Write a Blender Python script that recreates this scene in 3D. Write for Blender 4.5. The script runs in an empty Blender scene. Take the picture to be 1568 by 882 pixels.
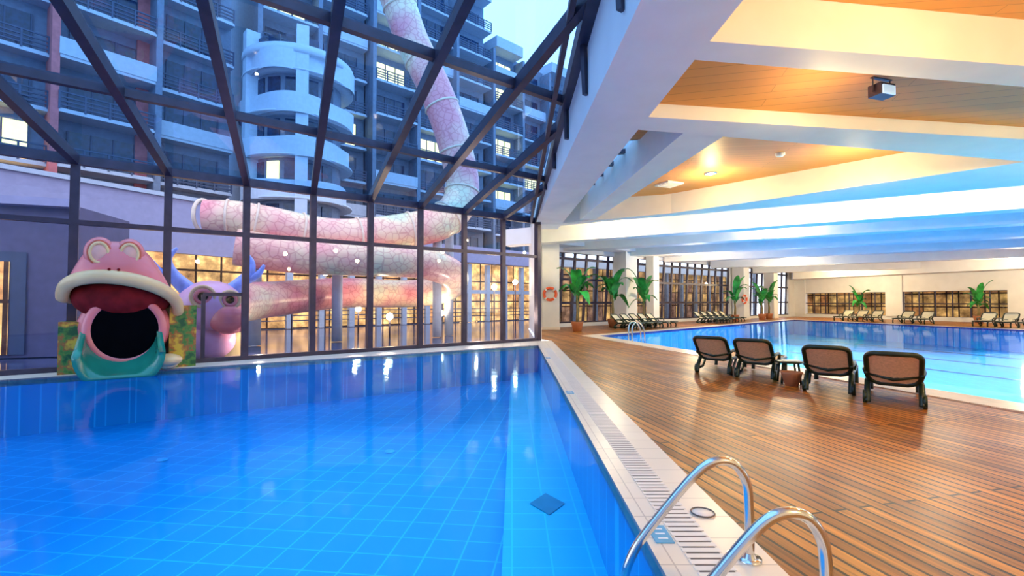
import bpy, math, random
from mathutils import Vector, Matrix
from mathutils.geometry import tessellate_polygon
random.seed(4)
S = bpy.context.scene
try:
    S.view_settings.view_transform = 'Standard'
except Exception:
    pass

# ------------------------------------------------------------------ materials
def base_mat(name):
    m = bpy.data.materials.new(name); m.use_nodes = True
    nt = m.node_tree; nt.nodes.clear()
    out = nt.nodes.new('ShaderNodeOutputMaterial')
    return m, nt, out

def mat(name, col, rough=0.5, metal=0.0, var=0.12, scale=4.0, em=0.0, emcol=None, bump=0.0, coat=0.0, spec=0.5):
    m, nt, out = base_mat(name)
    b = nt.nodes.new('ShaderNodeBsdfPrincipled')
    tc = nt.nodes.new('ShaderNodeTexCoord')
    n = nt.nodes.new('ShaderNodeTexNoise'); n.inputs['Scale'].default_value = scale
    nt.links.new(tc.outputs['Object'], n.inputs['Vector'])
    r = nt.nodes.new('ShaderNodeValToRGB')
    c = Vector(col)
    lo = [max(0, v*(1-var)) for v in c]; hi = [min(1, v*(1+var)) for v in c]
    r.color_ramp.elements[0].position = 0.3; r.color_ramp.elements[1].position = 0.7
    r.color_ramp.elements[0].color = (*lo, 1); r.color_ramp.elements[1].color = (*hi, 1)
    nt.links.new(n.outputs['Fac'], r.inputs['Fac'])
    nt.links.new(r.outputs['Color'], b.inputs['Base Color'])
    b.inputs['Roughness'].default_value = rough
    b.inputs['Metallic'].default_value = metal
    b.inputs['Specular IOR Level'].default_value = spec
    if coat: b.inputs['Coat Weight'].default_value = coat
    if em > 0:
        b.inputs['Emission Color'].default_value = (*(emcol or col), 1)
        b.inputs['Emission Strength'].default_value = em
    nt.links.new(b.outputs[0], out.inputs[0])
    return m

def glass_mat(name, tint, f0=0.03, graze=0.6, rough=0.02, bump=0.0, bscale=2.0, gcol=(0.95,0.97,1), power=4.0):
    # thin sheet: tinted transmission + Schlick-style reflection (same from both sides)
    m, nt, out = base_mat(name)
    t = nt.nodes.new('ShaderNodeBsdfTransparent'); t.inputs[0].default_value = (*tint, 1)
    g = nt.nodes.new('ShaderNodeBsdfGlossy'); g.inputs['Roughness'].default_value = rough
    g.inputs['Color'].default_value = (*gcol, 1)
    lw = nt.nodes.new('ShaderNodeLayerWeight'); lw.inputs['Blend'].default_value = 0.5
    pw = nt.nodes.new('ShaderNodeMath'); pw.operation = 'POWER'; pw.inputs[1].default_value = power
    nt.links.new(lw.outputs['Facing'], pw.inputs[0])
    ma = nt.nodes.new('ShaderNodeMath'); ma.operation = 'MULTIPLY_ADD'; ma.inputs[1].default_value = graze; ma.inputs[2].default_value = f0
    nt.links.new(pw.outputs[0], ma.inputs[0])
    mx = nt.nodes.new('ShaderNodeMixShader')
    nt.links.new(ma.outputs[0], mx.inputs[0]); nt.links.new(t.outputs[0], mx.inputs[1]); nt.links.new(g.outputs[0], mx.inputs[2])
    if bump:
        tc = nt.nodes.new('ShaderNodeTexCoord')
        n = nt.nodes.new('ShaderNodeTexNoise'); n.inputs['Scale'].default_value = bscale; n.inputs['Detail'].default_value = 2
        nt.links.new(tc.outputs['Object'], n.inputs['Vector'])
        bp = nt.nodes.new('ShaderNodeBump'); bp.inputs['Strength'].default_value = bump; bp.inputs['Distance'].default_value = 0.05
        nt.links.new(n.outputs['Fac'], bp.inputs['Height'])
        nt.links.new(bp.outputs['Normal'], g.inputs['Normal'])
    nt.links.new(mx.outputs[0], out.inputs[0])
    return m

def tile_mat(name, c1, c2, grout, w=0.5, h=0.5, rot=0.0, rough=0.3, mortar=0.012, offset=0.0):
    m, nt, out = base_mat(name)
    b = nt.nodes.new('ShaderNodeBsdfPrincipled')
    tc = nt.nodes.new('ShaderNodeTexCoord'); mp = nt.nodes.new('ShaderNodeMapping')
    mp.inputs['Rotation'].default_value = (0, 0, rot)
    br = nt.nodes.new('ShaderNodeTexBrick'); br.offset = offset
    br.inputs['Scale'].default_value = 1.0
    br.inputs['Color1'].default_value = (*c1, 1); br.inputs['Color2'].default_value = (*c2, 1)
    br.inputs['Mortar'].default_value = (*grout, 1)
    br.inputs['Mortar Size'].default_value = mortar
    br.inputs['Brick Width'].default_value = w; br.inputs['Row Height'].default_value = h
    nt.links.new(tc.outputs['Object'], mp.inputs[0]); nt.links.new(mp.outputs[0], br.inputs['Vector'])
    nt.links.new(br.outputs['Color'], b.inputs['Base Color'])
    b.inputs['Roughness'].default_value = rough
    nt.links.new(b.outputs[0], out.inputs[0])
    return m

def glow_facade_mat(name, strength, dx, dy, bw=1.15, bh=1.5, dark=(0.05,0.025,0.02), c1=(0.95,0.58,0.20), c2=(0.50,0.20,0.07)):
    m, nt, out = base_mat(name)
    tc = nt.nodes.new('ShaderNodeTexCoord'); sx = nt.nodes.new('ShaderNodeSeparateXYZ')
    nt.links.new(tc.outputs['Object'], sx.inputs[0])
    dot = nt.nodes.new('ShaderNodeVectorMath'); dot.operation = 'DOT_PRODUCT'; dot.inputs[1].default_value = (dx, dy, 0)
    nt.links.new(tc.outputs['Object'], dot.inputs[0])
    cb = nt.nodes.new('ShaderNodeCombineXYZ')
    nt.links.new(dot.outputs['Value'], cb.inputs[0]); nt.links.new(sx.outputs[2], cb.inputs[1])
    br = nt.nodes.new('ShaderNodeTexBrick'); br.offset = 0.0
    br.inputs['Scale'].default_value = 1.0; br.inputs['Brick Width'].default_value = bw; br.inputs['Row Height'].default_value = bh
    br.inputs['Mortar Size'].default_value = 0.06
    br.inputs['Color1'].default_value = (*c1, 1); br.inputs['Color2'].default_value = (*c2, 1); br.inputs['Mortar'].default_value = (*dark, 1)
    nt.links.new(cb.outputs[0], br.inputs['Vector'])
    n = nt.nodes.new('ShaderNodeTexNoise'); n.inputs['Scale'].default_value = 1.1; n.inputs['Detail'].default_value = 8; n.inputs['Roughness'].default_value = .6
    nt.links.new(cb.outputs[0], n.inputs['Vector'])
    r = nt.nodes.new('ShaderNodeValToRGB'); e = r.color_ramp.elements
    e[0].position = 0.30; e[0].color = (0.12, 0.10, 0.12, 1)
    e[1].position = 0.74; e[1].color = (1.7, 1.6, 1.4, 1)
    x = e.new(0.5); x.color = (0.55, 0.5, 0.46, 1)
    nt.links.new(n.outputs['Fac'], r.inputs['Fac'])
    mx = nt.nodes.new('ShaderNodeMixRGB'); mx.blend_type = 'MULTIPLY'; mx.inputs[0].default_value = 1
    nt.links.new(br.outputs['Color'], mx.inputs[1]); nt.links.new(r.outputs[0], mx.inputs[2])
    em = nt.nodes.new('ShaderNodeEmission'); em.inputs['Strength'].default_value = strength
    nt.links.new(mx.outputs[0], em.inputs['Color'])
    nt.links.new(em.outputs[0], out.inputs[0])
    return m

def deck_mat():
    m, nt, out = base_mat('deck_boards')
    b = nt.nodes.new('ShaderNodeBsdfPrincipled')
    tc = nt.nodes.new('ShaderNodeTexCoord'); mp = nt.nodes.new('ShaderNodeMapping')
    mp.inputs['Rotation'].default_value = (0, 0, -math.radians(104.0))
    br = nt.nodes.new('ShaderNodeTexBrick'); br.offset = 0.37
    br.inputs['Scale'].default_value = 1.0
    br.inputs['Color1'].default_value = (0.24, 0.078, 0.012, 1); br.inputs['Color2'].default_value = (0.56, 0.225, 0.034, 1)
    br.inputs['Mortar'].default_value = (0.02, 0.007, 0.003, 1)
    br.inputs['Mortar Size'].default_value = 0.013; br.inputs['Mortar Smooth'].default_value = 0.1
    br.inputs['Brick Width'].default_value = 3.2; br.inputs['Row Height'].default_value = 0.125
    nt.links.new(tc.outputs['Object'], mp.inputs[0]); nt.links.new(mp.outputs[0], br.inputs['Vector'])
    n = nt.nodes.new('ShaderNodeTexNoise'); n.inputs['Scale'].default_value = 1.0; n.inputs['Detail'].default_value = 6
    mp2 = nt.nodes.new('ShaderNodeMapping'); mp2.inputs['Scale'].default_value = (1.5, 25, 1)
    nt.links.new(mp.outputs[0], mp2.inputs[0]); nt.links.new(mp2.outputs[0], n.inputs['Vector'])
    mx = nt.nodes.new('ShaderNodeMixRGB'); mx.blend_type = 'MULTIPLY'; mx.inputs[0].default_value = 0.8
    rr = nt.nodes.new('ShaderNodeValToRGB'); rr.color_ramp.elements[0].color = (0.4, 0.36, 0.32, 1); rr.color_ramp.elements[1].color = (1.5, 1.4, 1.25, 1)
    rr.color_ramp.elements[0].position = .3; rr.color_ramp.elements[1].position = .7
    nt.links.new(n.outputs['Fac'], rr.inputs['Fac'])
    nt.links.new(br.outputs['Color'], mx.inputs[1]); nt.links.new(rr.outputs['Color'], mx.inputs[2])
    nt.links.new(mx.outputs[0], b.inputs['Base Color'])
    n2 = nt.nodes.new('ShaderNodeTexNoise'); n2.inputs['Scale'].default_value = 0.8
    nt.links.new(tc.outputs['Object'], n2.inputs['Vector'])
    r2 = nt.nodes.new('ShaderNodeMapRange'); r2.inputs['To Min'].default_value = 0.24; r2.inputs['To Max'].default_value = 0.52
    nt.links.new(n2.outputs['Fac'], r2.inputs['Value']); nt.links.new(r2.outputs[0], b.inputs['Roughness'])
    b.inputs['Specular IOR Level'].default_value = 0.26
    bp = nt.nodes.new('ShaderNodeBump'); bp.inputs['Strength'].default_value = 0.7; bp.inputs['Distance'].default_value = 0.012; bp.invert = True
    nt.links.new(br.outputs['Fac'], bp.inputs['Height']); nt.links.new(bp.outputs['Normal'], b.inputs['Normal'])
    nt.links.new(b.outputs[0], out.inputs[0])
    return m

def slide_skin_mat():
    m, nt, out = base_mat('slide_scales')
    b = nt.nodes.new('ShaderNodeBsdfPrincipled'); b.inputs['Roughness'].default_value = 0.3
    tc = nt.nodes.new('ShaderNodeTexCoord')
    v = nt.nodes.new('ShaderNodeTexVoronoi'); v.feature = 'DISTANCE_TO_EDGE'; v.inputs['Scale'].default_value = 3.4
    n = nt.nodes.new('ShaderNodeTexNoise'); n.inputs['Scale'].default_value = 0.45; n.inputs['Detail'].default_value = 2
    nt.links.new(tc.outputs['Object'], v.inputs['Vector']); nt.links.new(tc.outputs['Object'], n.inputs['Vector'])
    r = nt.nodes.new('ShaderNodeValToRGB')
    r.color_ramp.elements[0].position = 0.32; r.color_ramp.elements[0].color = (0.60, 0.72, 0.50, 1)
    r.color_ramp.elements[1].position = 0.64; r.color_ramp.elements[1].color = (0.86, 0.30, 0.32, 1)
    x = r.color_ramp.elements.new(0.43); x.color = (0.90, 0.70, 0.46, 1)
    x = r.color_ramp.elements.new(0.53); x.color = (0.88, 0.50, 0.40, 1)
    nt.links.new(n.outputs['Fac'], r.inputs['Fac'])
    rv = nt.nodes.new('ShaderNodeValToRGB'); rv.color_ramp.elements[0].position = 0.0; rv.color_ramp.elements[1].position = 0.10
    rv.color_ramp.elements[0].color = (0.60, 0.36, 0.46, 1); rv.color_ramp.elements[1].color = (1, 1, 1, 1)
    nt.links.new(v.outputs['Distance'], rv.inputs['Fac'])
    mx = nt.nodes.new('ShaderNodeMixRGB'); mx.blend_type = 'MULTIPLY'; mx.inputs[0].default_value = 0.65
    nt.links.new(r.outputs[0], mx.inputs[1]); nt.links.new(rv.outputs[0], mx.inputs[2])
    nt.links.new(mx.outputs[0], b.inputs['Base Color']); nt.links.new(b.outputs[0], out.inputs[0])
    return m

def camo_mat():
    m, nt, out = base_mat('painted_rock_camo')
    b = nt.nodes.new('ShaderNodeBsdfPrincipled'); b.inputs['Roughness'].default_value = 0.4
    tc = nt.nodes.new('ShaderNodeTexCoord')
    n = nt.nodes.new('ShaderNodeTexNoise'); n.inputs['Scale'].default_value = 4.5; n.inputs['Detail'].default_value = 3
    nt.links.new(tc.outputs['Object'], n.inputs['Vector'])
    r = nt.nodes.new('ShaderNodeValToRGB'); e = r.color_ramp.elements
    e[0].position = 0.38; e[0].color = (0.015, 0.10, 0.02, 1)
    e[1].position = 0.64; e[1].color = (0.80, 0.50, 0.03, 1)
    x = e.new(0.47); x.color = (0.10, 0.26, 0.03, 1); y = e.new(0.54); y.color = (0.45, 0.11, 0.02, 1)
    nt.links.new(n.outputs['Fac'], r.inputs['Fac']); nt.links.new(r.outputs[0], b.inputs['Base Color'])
    nt.links.new(b.outputs[0], out.inputs[0])
    return m

M = {}
M['white'] = mat('white_plaster', (0.86, 0.85, 0.82), 0.6, var=0.03, scale=1.5)
M['frame'] = mat('dark_aluminium_frame', (0.05, 0.038, 0.062), 0.35, 0.3, var=0.2)
M['glass'] = glass_mat('tinted_roof_glass', (0.24, 0.55, 1.0), 0.03, 0.5, rough=0.01)
M['wallglass'] = glass_mat('window_wall_glass', (0.62, 0.73, 0.95), 0.035, 0.5, rough=0.01)
M['clearglass'] = glass_mat('clear_window_glass', (0.85, 0.90, 0.95), 0.03, 0.4, rough=0.01)
M['water'] = glass_mat('pool_water', (0.42, 0.86, 1.0), 0.015, 0.52, rough=0.07, bump=0.18, bscale=1.1, gcol=(.55,.86,1), power=7)
M['water2'] = glass_mat('lap_pool_water', (0.6, 0.92, 1.0), 0.015, 0.55, rough=0.05, bump=0.10, bscale=.8, gcol=(.8,.95,1), power=9)
M['tile_a'] = tile_mat('pool_tile_azure', (0.0, 0.24, 0.55), (0.002, 0.26, 0.58), (0.02, 0.40, 0.72), 0.42, 0.42, 0.12, 0.5, 0.011)
M['tile_b'] = tile_mat('pool_tile_ledge', (0.002, 0.38, 0.62), (0.004, 0.40, 0.64), (0.02, 0.50, 0.74), 0.42, 0.42, 0.0, 0.5, 0.011)
M['tile_c'] = tile_mat('lap_pool_tile_blue', (0.01, 0.30, 0.80), (0.015, 0.33, 0.84), (0.08, 0.5, 0.9), 0.6, 0.6, 0.3, 0.5, 0.012)
M['tile_e'] = tile_mat('lap_pool_tile_turquoise', (0.12, 0.74, 0.90), (0.15, 0.78, 0.93), (0.3, 0.9, 0.97), 0.6, 0.6, 0.3, 0.5, 0.012)
M['tile_d'] = tile_mat('pool_edge_tile_navy', (0.01, 0.02, 0.22), (0.02, 0.03, 0.28), (0.05, 0.08, 0.35), 0.12, 0.12, 0.0, 0.3, 0.01)
M['coping'] = tile_mat('coping_tile_cream', (0.84, 0.70, 0.54), (0.88, 0.74, 0.58), (0.60, 0.47, 0.36), 0.35, 0.35, 0.0, 0.3, 0.006)
M['deck'] = deck_mat()
M['wood'] = tile_mat('ceiling_wood_slats', (0.70, 0.30, 0.065), (0.76, 0.34, 0.08), (0.46, 0.19, 0.035), 6.0, 0.22, 0.12, 0.5, 0.006, offset=0.4)
M['chrome'] = mat('polished_steel', (0.75, 0.72, 0.66), 0.16, 1.0, var=0.02)
M['grate'] = mat('grate_plastic', (0.84, 0.74, 0.64), 0.4, var=0.03)
M['slot'] = mat('grate_slot_dark', (0.16, 0.12, 0.10), 0.6)
M['drain'] = mat('pool_drain_blue', (0.05, 0.36, 0.72), 0.5)
M['marker'] = mat('pool_floor_marker', (0.0, 0.17, 0.32), 0.5)
M['pink'] = mat('frog_pink_fibreglass', (0.95, 0.20, 0.18), 0.25, var=0.16, scale=1.2, coat=0.3)
M['palepink'] = mat('frog_pale_pink', (0.96, 0.42, 0.30), 0.3, var=0.1)
M['cream'] = mat('frog_cream_lip', (0.98, 0.56, 0.24), 0.3, var=0.1, scale=2, coat=0.15)
M['orange'] = mat('frog_orange_outline', (0.72, 0.12, 0.06), 0.3)
M['maroon'] = mat('frog_mouth_dark_red', (0.20, 0.010, 0.012), 0.7, var=0.3, spec=.1)
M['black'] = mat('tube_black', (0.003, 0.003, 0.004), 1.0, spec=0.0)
M['teal'] = mat('slide_teal_fibreglass', (0.02, 0.24, 0.15), 0.2, var=0.15, scale=1.2, coat=0.4)
M['camo'] = camo_mat()
M['slide'] = slide_skin_mat()
M['lav'] = mat('dragon_lavender', (0.88, 0.42, 0.56), 0.3, var=0.2, scale=1.5)
M['hornblue'] = mat('dragon_horn_blue', (0.32, 0.42, 0.85), 0.35, var=0.2)
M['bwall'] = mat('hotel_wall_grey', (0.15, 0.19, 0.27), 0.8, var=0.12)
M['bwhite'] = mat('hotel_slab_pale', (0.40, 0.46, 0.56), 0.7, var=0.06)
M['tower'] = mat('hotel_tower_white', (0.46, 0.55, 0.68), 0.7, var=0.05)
M['bred'] = mat('hotel_wall_red', (0.48, 0.14, 0.15), 0.8, var=0.15)
M['bdark'] = mat('hotel_window_dark', (0.01, 0.03, 0.08), 0.12, var=0.4)
M['brail'] = mat('hotel_railing', (0.04, 0.06, 0.12), 0.5)
M['blit'] = mat('hotel_window_lit', (0.9, 0.6, 0.25), 0.5, em=6.0, emcol=(1.0, 0.50, 0.12))
M['annex'] = mat('annex_wall_lavender', (0.30, 0.29, 0.44), 0.8, var=0.06)
M['annexdark'] = mat('annex_wall_dark', (0.10, 0.09, 0.17), 0.8, var=0.1)  # darker wall colour for the pavilion
M['slidewhite'] = mat('slide_flange_beige', (0.80, 0.62, 0.48), 0.4)
M['glow'] = glow_facade_mat('lobby_interior_glow', 3.4, .73, .68, 1.3, 1.7, c1=(.98,.58,.19), c2=(.66,.28,.10))
M['glow2'] = glow_facade_mat('restaurant_interior_glow', 1.0, .38, -.925, .9, 1.2)
M['glow3'] = glow_facade_mat('arcade_interior_glow', 1.1, .79, .61, 1.0, 1.3, c2=(.35,.2,.16))
M['ground'] = mat('wet_terrace_paving', (0.06, 0.07, 0.14), 0.10, var=0.3, scale=1.0)
M['lgreen'] = mat('lounger_green_resin', (0.008, 0.022, 0.010), 0.3, var=0.2)
M['lmesh'] = mat('lounger_tan_mesh', (0.78, 0.54, 0.32), 0.75, var=0.12, scale=30)
M['lcream'] = mat('lounger_cream_cushion', (0.86, 0.76, 0.50), 0.8, var=0.06)
M['leaf'] = mat('banana_leaf', (0.02, 0.28, 0.05), 0.4, var=0.5, scale=3)
M['trunk'] = mat('banana_trunk', (0.22, 0.17, 0.07), 0.8, var=0.3, scale=6)
M['pot'] = mat('terracotta_pot', (0.50, 0.20, 0.09), 0.6, var=0.1)
M['buoy'] = mat('lifebuoy_orange', (0.95, 0.14, 0.04), 0.4)
M['lamp'] = mat('lamp_glass_warm', (1, 0.85, 0.6), 0.4, em=25, emcol=(1.0, 0.82, 0.5))
M['lampoff_glow'] = mat('floodlight_lens_glow', (0.45, 0.65, 0.85), 0.15, em=0.6, emcol=(0.5, 0.75, 1))  # unlit lens; a faint blue glow is put into its colour
M['bluetile'] = mat('depth_marker_blue', (0.08, 0.35, 0.55), 0.3, var=0.2)

# ------------------------------------------------------------------ mesh builder
class MB:
    def __init__(s): s.v = []; s.f = []; s.m = []; s.mats = []; s.sm = []
    def mi(s, k):
        if k not in s.mats: s.mats.append(k)
        return s.mats.index(k)
    def add(s, vs, fs, k, smooth=False):
        o = len(s.v); s.v += [tuple(v) for v in vs]; i = s.mi(k)
        for f in fs: s.f.append([a+o for a in f]); s.m.append(i); s.sm.append(smooth)
    def box(s, c, size, k, rot=0.0):
        cx, cy, cz = c; a, b, h = [x/2 for x in size]; co, si = math.cos(rot), math.sin(rot)
        vs = []
        for z in (-h, h):
            for x, y in ((-a, -b), (a, -b), (a, b), (-a, b)):
                vs.append((cx+x*co-y*si, cy+x*si+y*co, cz+z))
        s.add(vs, [(3,2,1,0),(4,5,6,7),(0,1,5,4),(1,2,6,5),(2,3,7,6),(3,0,4,7)], k)
    def bar(s, p, q, w, h, k):
        p = Vector(p); q = Vector(q); t = (q-p).normalized()
        ref = Vector((0,0,1)) if abs(t.z) < 0.95 else Vector((0.786,0.618,0))
        a = t.cross(ref).normalized(); b = a.cross(t).normalized()
        vs = []
        for c in (p, q):
            for x, y in ((-w/2,-h/2),(w/2,-h/2),(w/2,h/2),(-w/2,h/2)):
                vs.append(c+a*x+b*y)
        s.add(vs, [(3,2,1,0),(4,5,6,7),(0,1,5,4),(1,2,6,5),(2,3,7,6),(3,0,4,7)], k)
    def prism(s, poly, z0, z1, k):
        n = len(poly)
        zt = z1 if isinstance(z1, (list, tuple)) else [z1]*n
        zb = z0 if isinstance(z0, (list, tuple)) else [z0]*n
        vs = [(p[0],p[1],zb[i]) for i,p in enumerate(poly)]+[(p[0],p[1],zt[i]) for i,p in enumerate(poly)]
        tr = tessellate_polygon([[Vector((p[0],p[1],0)) for p in poly]])
        fs = [tuple(t) for t in tr]+[tuple(a+n for a in reversed(t)) for t in tr]
        fs += [(i,(i+1)%n,(i+1)%n+n,i+n) for i in range(n)]
        s.add(vs, fs, k)
    def flat(s, loops, z, k):
        allp = [p for l in loops for p in l]
        tr = tessellate_polygon([[Vector((p[0],p[1],0)) for p in l] for l in loops])
        fs = []
        for t in tr:
            A, B, Cc = [allp[i] for i in t]
            ar = (B[0]-A[0])*(Cc[1]-A[1])-(B[1]-A[1])*(Cc[0]-A[0])
            fs.append(tuple(t) if ar > 0 else tuple(reversed(t)))
        s.add([(p[0],p[1],z) for p in allp], fs, k)
    def tube(s, pts, r, k, seg=10, closed=False, smooth=True, caps=True):
        P = [Vector(p) for p in pts]; n = len(P)
        rr = r if isinstance(r, (list, tuple)) else [r]*n
        T = []
        for i in range(n):
            if closed: t = P[(i+1)%n]-P[(i-1)%n]
            else: t = P[min(i+1,n-1)]-P[max(i-1,0)]
            T.append(t.normalized())
        ref = Vector((0,0,1)) if abs(T[0].z) < 0.9 else Vector((1,0,0))
        a = T[0].cross(ref).normalized(); vs = []
        for i in range(n):
            a = (a-T[i]*a.dot(T[i])).normalized(); b = T[i].cross(a)
            for j in range(seg):
                an = 2*math.pi*j/seg
                vs.append(P[i]+(a*math.cos(an)+b*math.sin(an))*rr[i])
        fs = []
        for i in range(n if closed else n-1):
            for j in range(seg):
                k2 = (i+1)%n
                fs.append((i*seg+j, i*seg+(j+1)%seg, k2*seg+(j+1)%seg, k2*seg+j))
        if not closed and caps:
            fs.append(tuple(reversed(range(seg)))); fs.append(tuple((n-1)*seg+j for j in range(seg)))
        s.add(vs, fs, k, smooth)
    def lathe(s, c, prof, k, seg=20, smooth=True):
        vs = []
        for r, z in prof:
            for j in range(seg):
                an = 2*math.pi*j/seg; vs.append((c[0]+r*math.cos(an), c[1]+r*math.sin(an), c[2]+z))
        fs = [(i*seg+j, i*seg+(j+1)%seg, (i+1)*seg+(j+1)%seg, (i+1)*seg+j) for i in range(len(prof)-1) for j in range(seg)]
        s.add(vs, fs, k, smooth)
    def ell(s, c, r, k, seg=24, rings=14):
        vs = []; fs = []
        for i in range(rings+1):
            ph = -math.pi/2+math.pi*i/rings
            for j in range(seg):
                an = 2*math.pi*j/seg
                vs.append((c[0]+r[0]*math.cos(ph)*math.cos(an), c[1]+r[1]*math.cos(ph)*math.sin(an), c[2]+r[2]*math.sin(ph)))
        for i in range(rings):
            for j in range(seg): fs.append((i*seg+j, i*seg+(j+1)%seg, (i+1)*seg+(j+1)%seg, (i+1)*seg+j))
        s.add(vs, fs, k, True)
    def obj(s, name, loc=(0,0,0), rot=0.0, scale=1.0, parent=None):
        me = bpy.data.meshes.new(name); me.from_pydata(s.v, [], s.f)
        for k in s.mats: me.materials.append(M[k])
        me.polygons.foreach_set('material_index', s.m); me.polygons.foreach_set('use_smooth', s.sm)
        me.update()
        o = bpy.data.objects.new(name, me); S.collection.objects.link(o)
        o.location = loc; o.rotation_euler = (0,0,rot); o.scale = (scale,)*3
        if parent: o.parent = parent
        return o

def smooth_path(pts, n=8, closed=False):
    P = [Vector(p) for p in pts]; out = []; m = len(P)
    rng = m if closed else m-1
    for i in range(rng):
        if closed: p0,p1,p2,p3 = P[(i-1)%m],P[i],P[(i+1)%m],P[(i+2)%m]
        else: p0,p1,p2,p3 = P[max(i-1,0)],P[i],P[i+1],P[min(i+2,m-1)]
        for j in range(n):
            t = j/n
            out.append(0.5*((2*p1)+(p2-p0)*t+(2*p0-5*p1+4*p2-p3)*t*t+(3*p1-p0-3*p2+p3)*t**3))
    if not closed: out.append(P[-1])
    return out

# ------------------------------------------------------------------ plan geometry
C = Vector((1.115, 20.9)); d = Vector((0.793, 0.609)); r = Vector((0.46, -1.0)); RH = 0.137; BAY = 1.875; ZE = 5.2; ZT = 3.65
def E(k): return C-d*(BAY*(8-k))
def zroof(x, y):
    P = Vector((x, y))-C
    t = (d.x*P.y-d.y*P.x)/(d.x*r.y-d.y*r.x)
    return ZE+RH*t
def edgeX(y): return 1.1+0.014*(20.9-y)
KMIN = -3; YB = -6.0; YP = -5.7
XL = E(KMIN).x

poolA = [(0.92, YP), (1.02, 18.8), (-14.6, 8.0), (-14.6, YP)]
b = MB()
D = 1.25
ledge = [(0.93, YP), (1.02, 18.8), (-0.05, 18.1), (-0.15, YP)]
b.flat([poolA], -D, 'tile_a')
for i in range(4):
    p, q = poolA[i], poolA[(i+1)%4]
    b.add([(p[0],p[1],-D),(q[0],q[1],-D),(q[0],q[1],-.12),(p[0],p[1],-.12)], [(0,1,2,3)], 'tile_a')
    b.add([(p[0],p[1],-.12),(q[0],q[1],-.12),(q[0],q[1],0.0),(p[0],p[1],0.0)], [(0,1,2,3)], 'tile_d')
b.prism(ledge, -D+.01, -1.05, 'tile_b')
b.add([(0.72, 6.6, -1.04), (0.48, 6.25, -1.04), (0.24, 6.6, -1.04), (0.48, 6.95, -1.04)], [(0,1,2,3)], 'marker')
for (x, y) in [(-2.4,9.5),(-6.5,9.0)]:
    b.lathe((x,y,-D+.01), [(0,0.02),(.08,.02),(.1,0)], 'drain', 14)
b.obj('swimming_pool_basin')
b = MB(); b.flat([poolA], -0.035, 'water'); b.obj('swimming_pool_water')

g0 = E(KMIN)
b = MB()
b.prism([(1.72, YP), (1.72, 21.0), (C.x, C.y), (g0.x, g0.y), (g0.x, YP), (-14.6, YP), (-14.6, 8.0), (1.02, 18.8), (0.92, YP)], -0.15, 0.0, 'coping')
for i in range(260):
    y = -2+i*0.075
    b.box((1.29, y, 0.003), (0.26, 0.052, 0.006), 'grate'); b.box((1.29, y+.0375, 0.002), (0.22, 0.024, 0.004), 'slot')
for y in (3.55, 9.0, 14.5):
    b.box((1.08, y, 0.004), (0.13, 0.26, 0.008), 'bluetile')
    for k in range(3): b.box((1.08, y-.07+.07*k, 0.009), (0.07, 0.018, 0.002), 'white')
b.obj('pool_coping')
b = MB()
b.tube([(1.53+.09*math.cos(a), 3.9+.09*math.sin(a), .01) for a in [i*math.pi/10 for i in range(20)]], .006, 'slot', 6, closed=True)
b.lathe((1.53,3.9,0), [(0,.008),(.08,.008),(.09,0)], 'grate', 18); b.obj('floor_drain_cover')

poolB = [(4.3, 23.6), (25.8, 44.0), (30.2, 28.3), (38, 2), (9.9, 2.4)]
def grow(poly, dd):
    out = []; n = len(poly)
    for i in range(n):
        p0, p1, p2 = Vector(poly[i-1]), Vector(poly[i]), Vector(poly[(i+1)%n])
        e1 = (p1-p0).normalized(); e2 = (p2-p1).normalized()
        n1 = Vector((-e1.y, e1.x)); n2 = Vector((-e2.y, e2.x))
        bis = (n1+n2); bis = bis/ max(0.3, bis.length**2/2)
        out.append(tuple(p1+bis*dd))
    return out
copB = grow(poolB, 0.75)
hall = [(1.72, YB), (1.72, 20.9), (1.3, 21.5), (1.3, 31.0), (2.0, 31.0), (32, 54.5), (44, 25), (52, 5), (52, YB)]
b = MB(); b.flat([hall, copB], 0.0, 'deck'); b.obj('floor')
b = MB(); b.flat([copB, poolB], 0.02, 'coping')
for i in range(5):
    p, q = copB[i], copB[(i+1)%5]
    b.add([(p[0],p[1],-.02),(q[0],q[1],-.02),(q[0],q[1],.02),(p[0],p[1],.02)], [(0,1,2,3)], 'coping')
b.obj('lap_pool_coping')
b = MB(); b.flat([poolB], -1.3, 'tile_c')
for i in range(5):
    p, q = poolB[i], poolB[(i+1)%5]
    b.add([(p[0],p[1],-1.3),(q[0],q[1],-1.3),(q[0],q[1],-.1),(p[0],p[1],-.1)], [(0,1,2,3)], 'tile_c')
    b.add([(p[0],p[1],-.1),(q[0],q[1],-.1),(q[0],q[1],.02),(p[0],p[1],.02)], [(0,1,2,3)], 'tile_d')
n1 = Vector((4.25,-15.6)).normalized(); inn = Vector((-n1.y, n1.x))
pa = Vector(poolB[0]); pb = Vector(poolB[4])
b.prism([tuple(pa+Vector((.6,.2))), tuple(pb), tuple(pb+inn*6.5), tuple(pa+inn*4.5+n1*2.0)], -1.28, -.7, 'tile_e')
for k in range(1, 6):
    s0 = pa.lerp(Vector(poolB[1]), k/6); e0 = s0+n1*26
    w = inn*0.12
    b.add([(*(s0-w), -1.285), (*(s0+w), -1.285), (*(e0+w), -1.285), (*(e0-w), -1.285)], [(0,1,2,3)], 'tile_d')
b.obj('lap_pool_basin')
b = MB(); b.flat([poolB], -0.03, 'water2'); b.obj('lap_pool_water')

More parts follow.
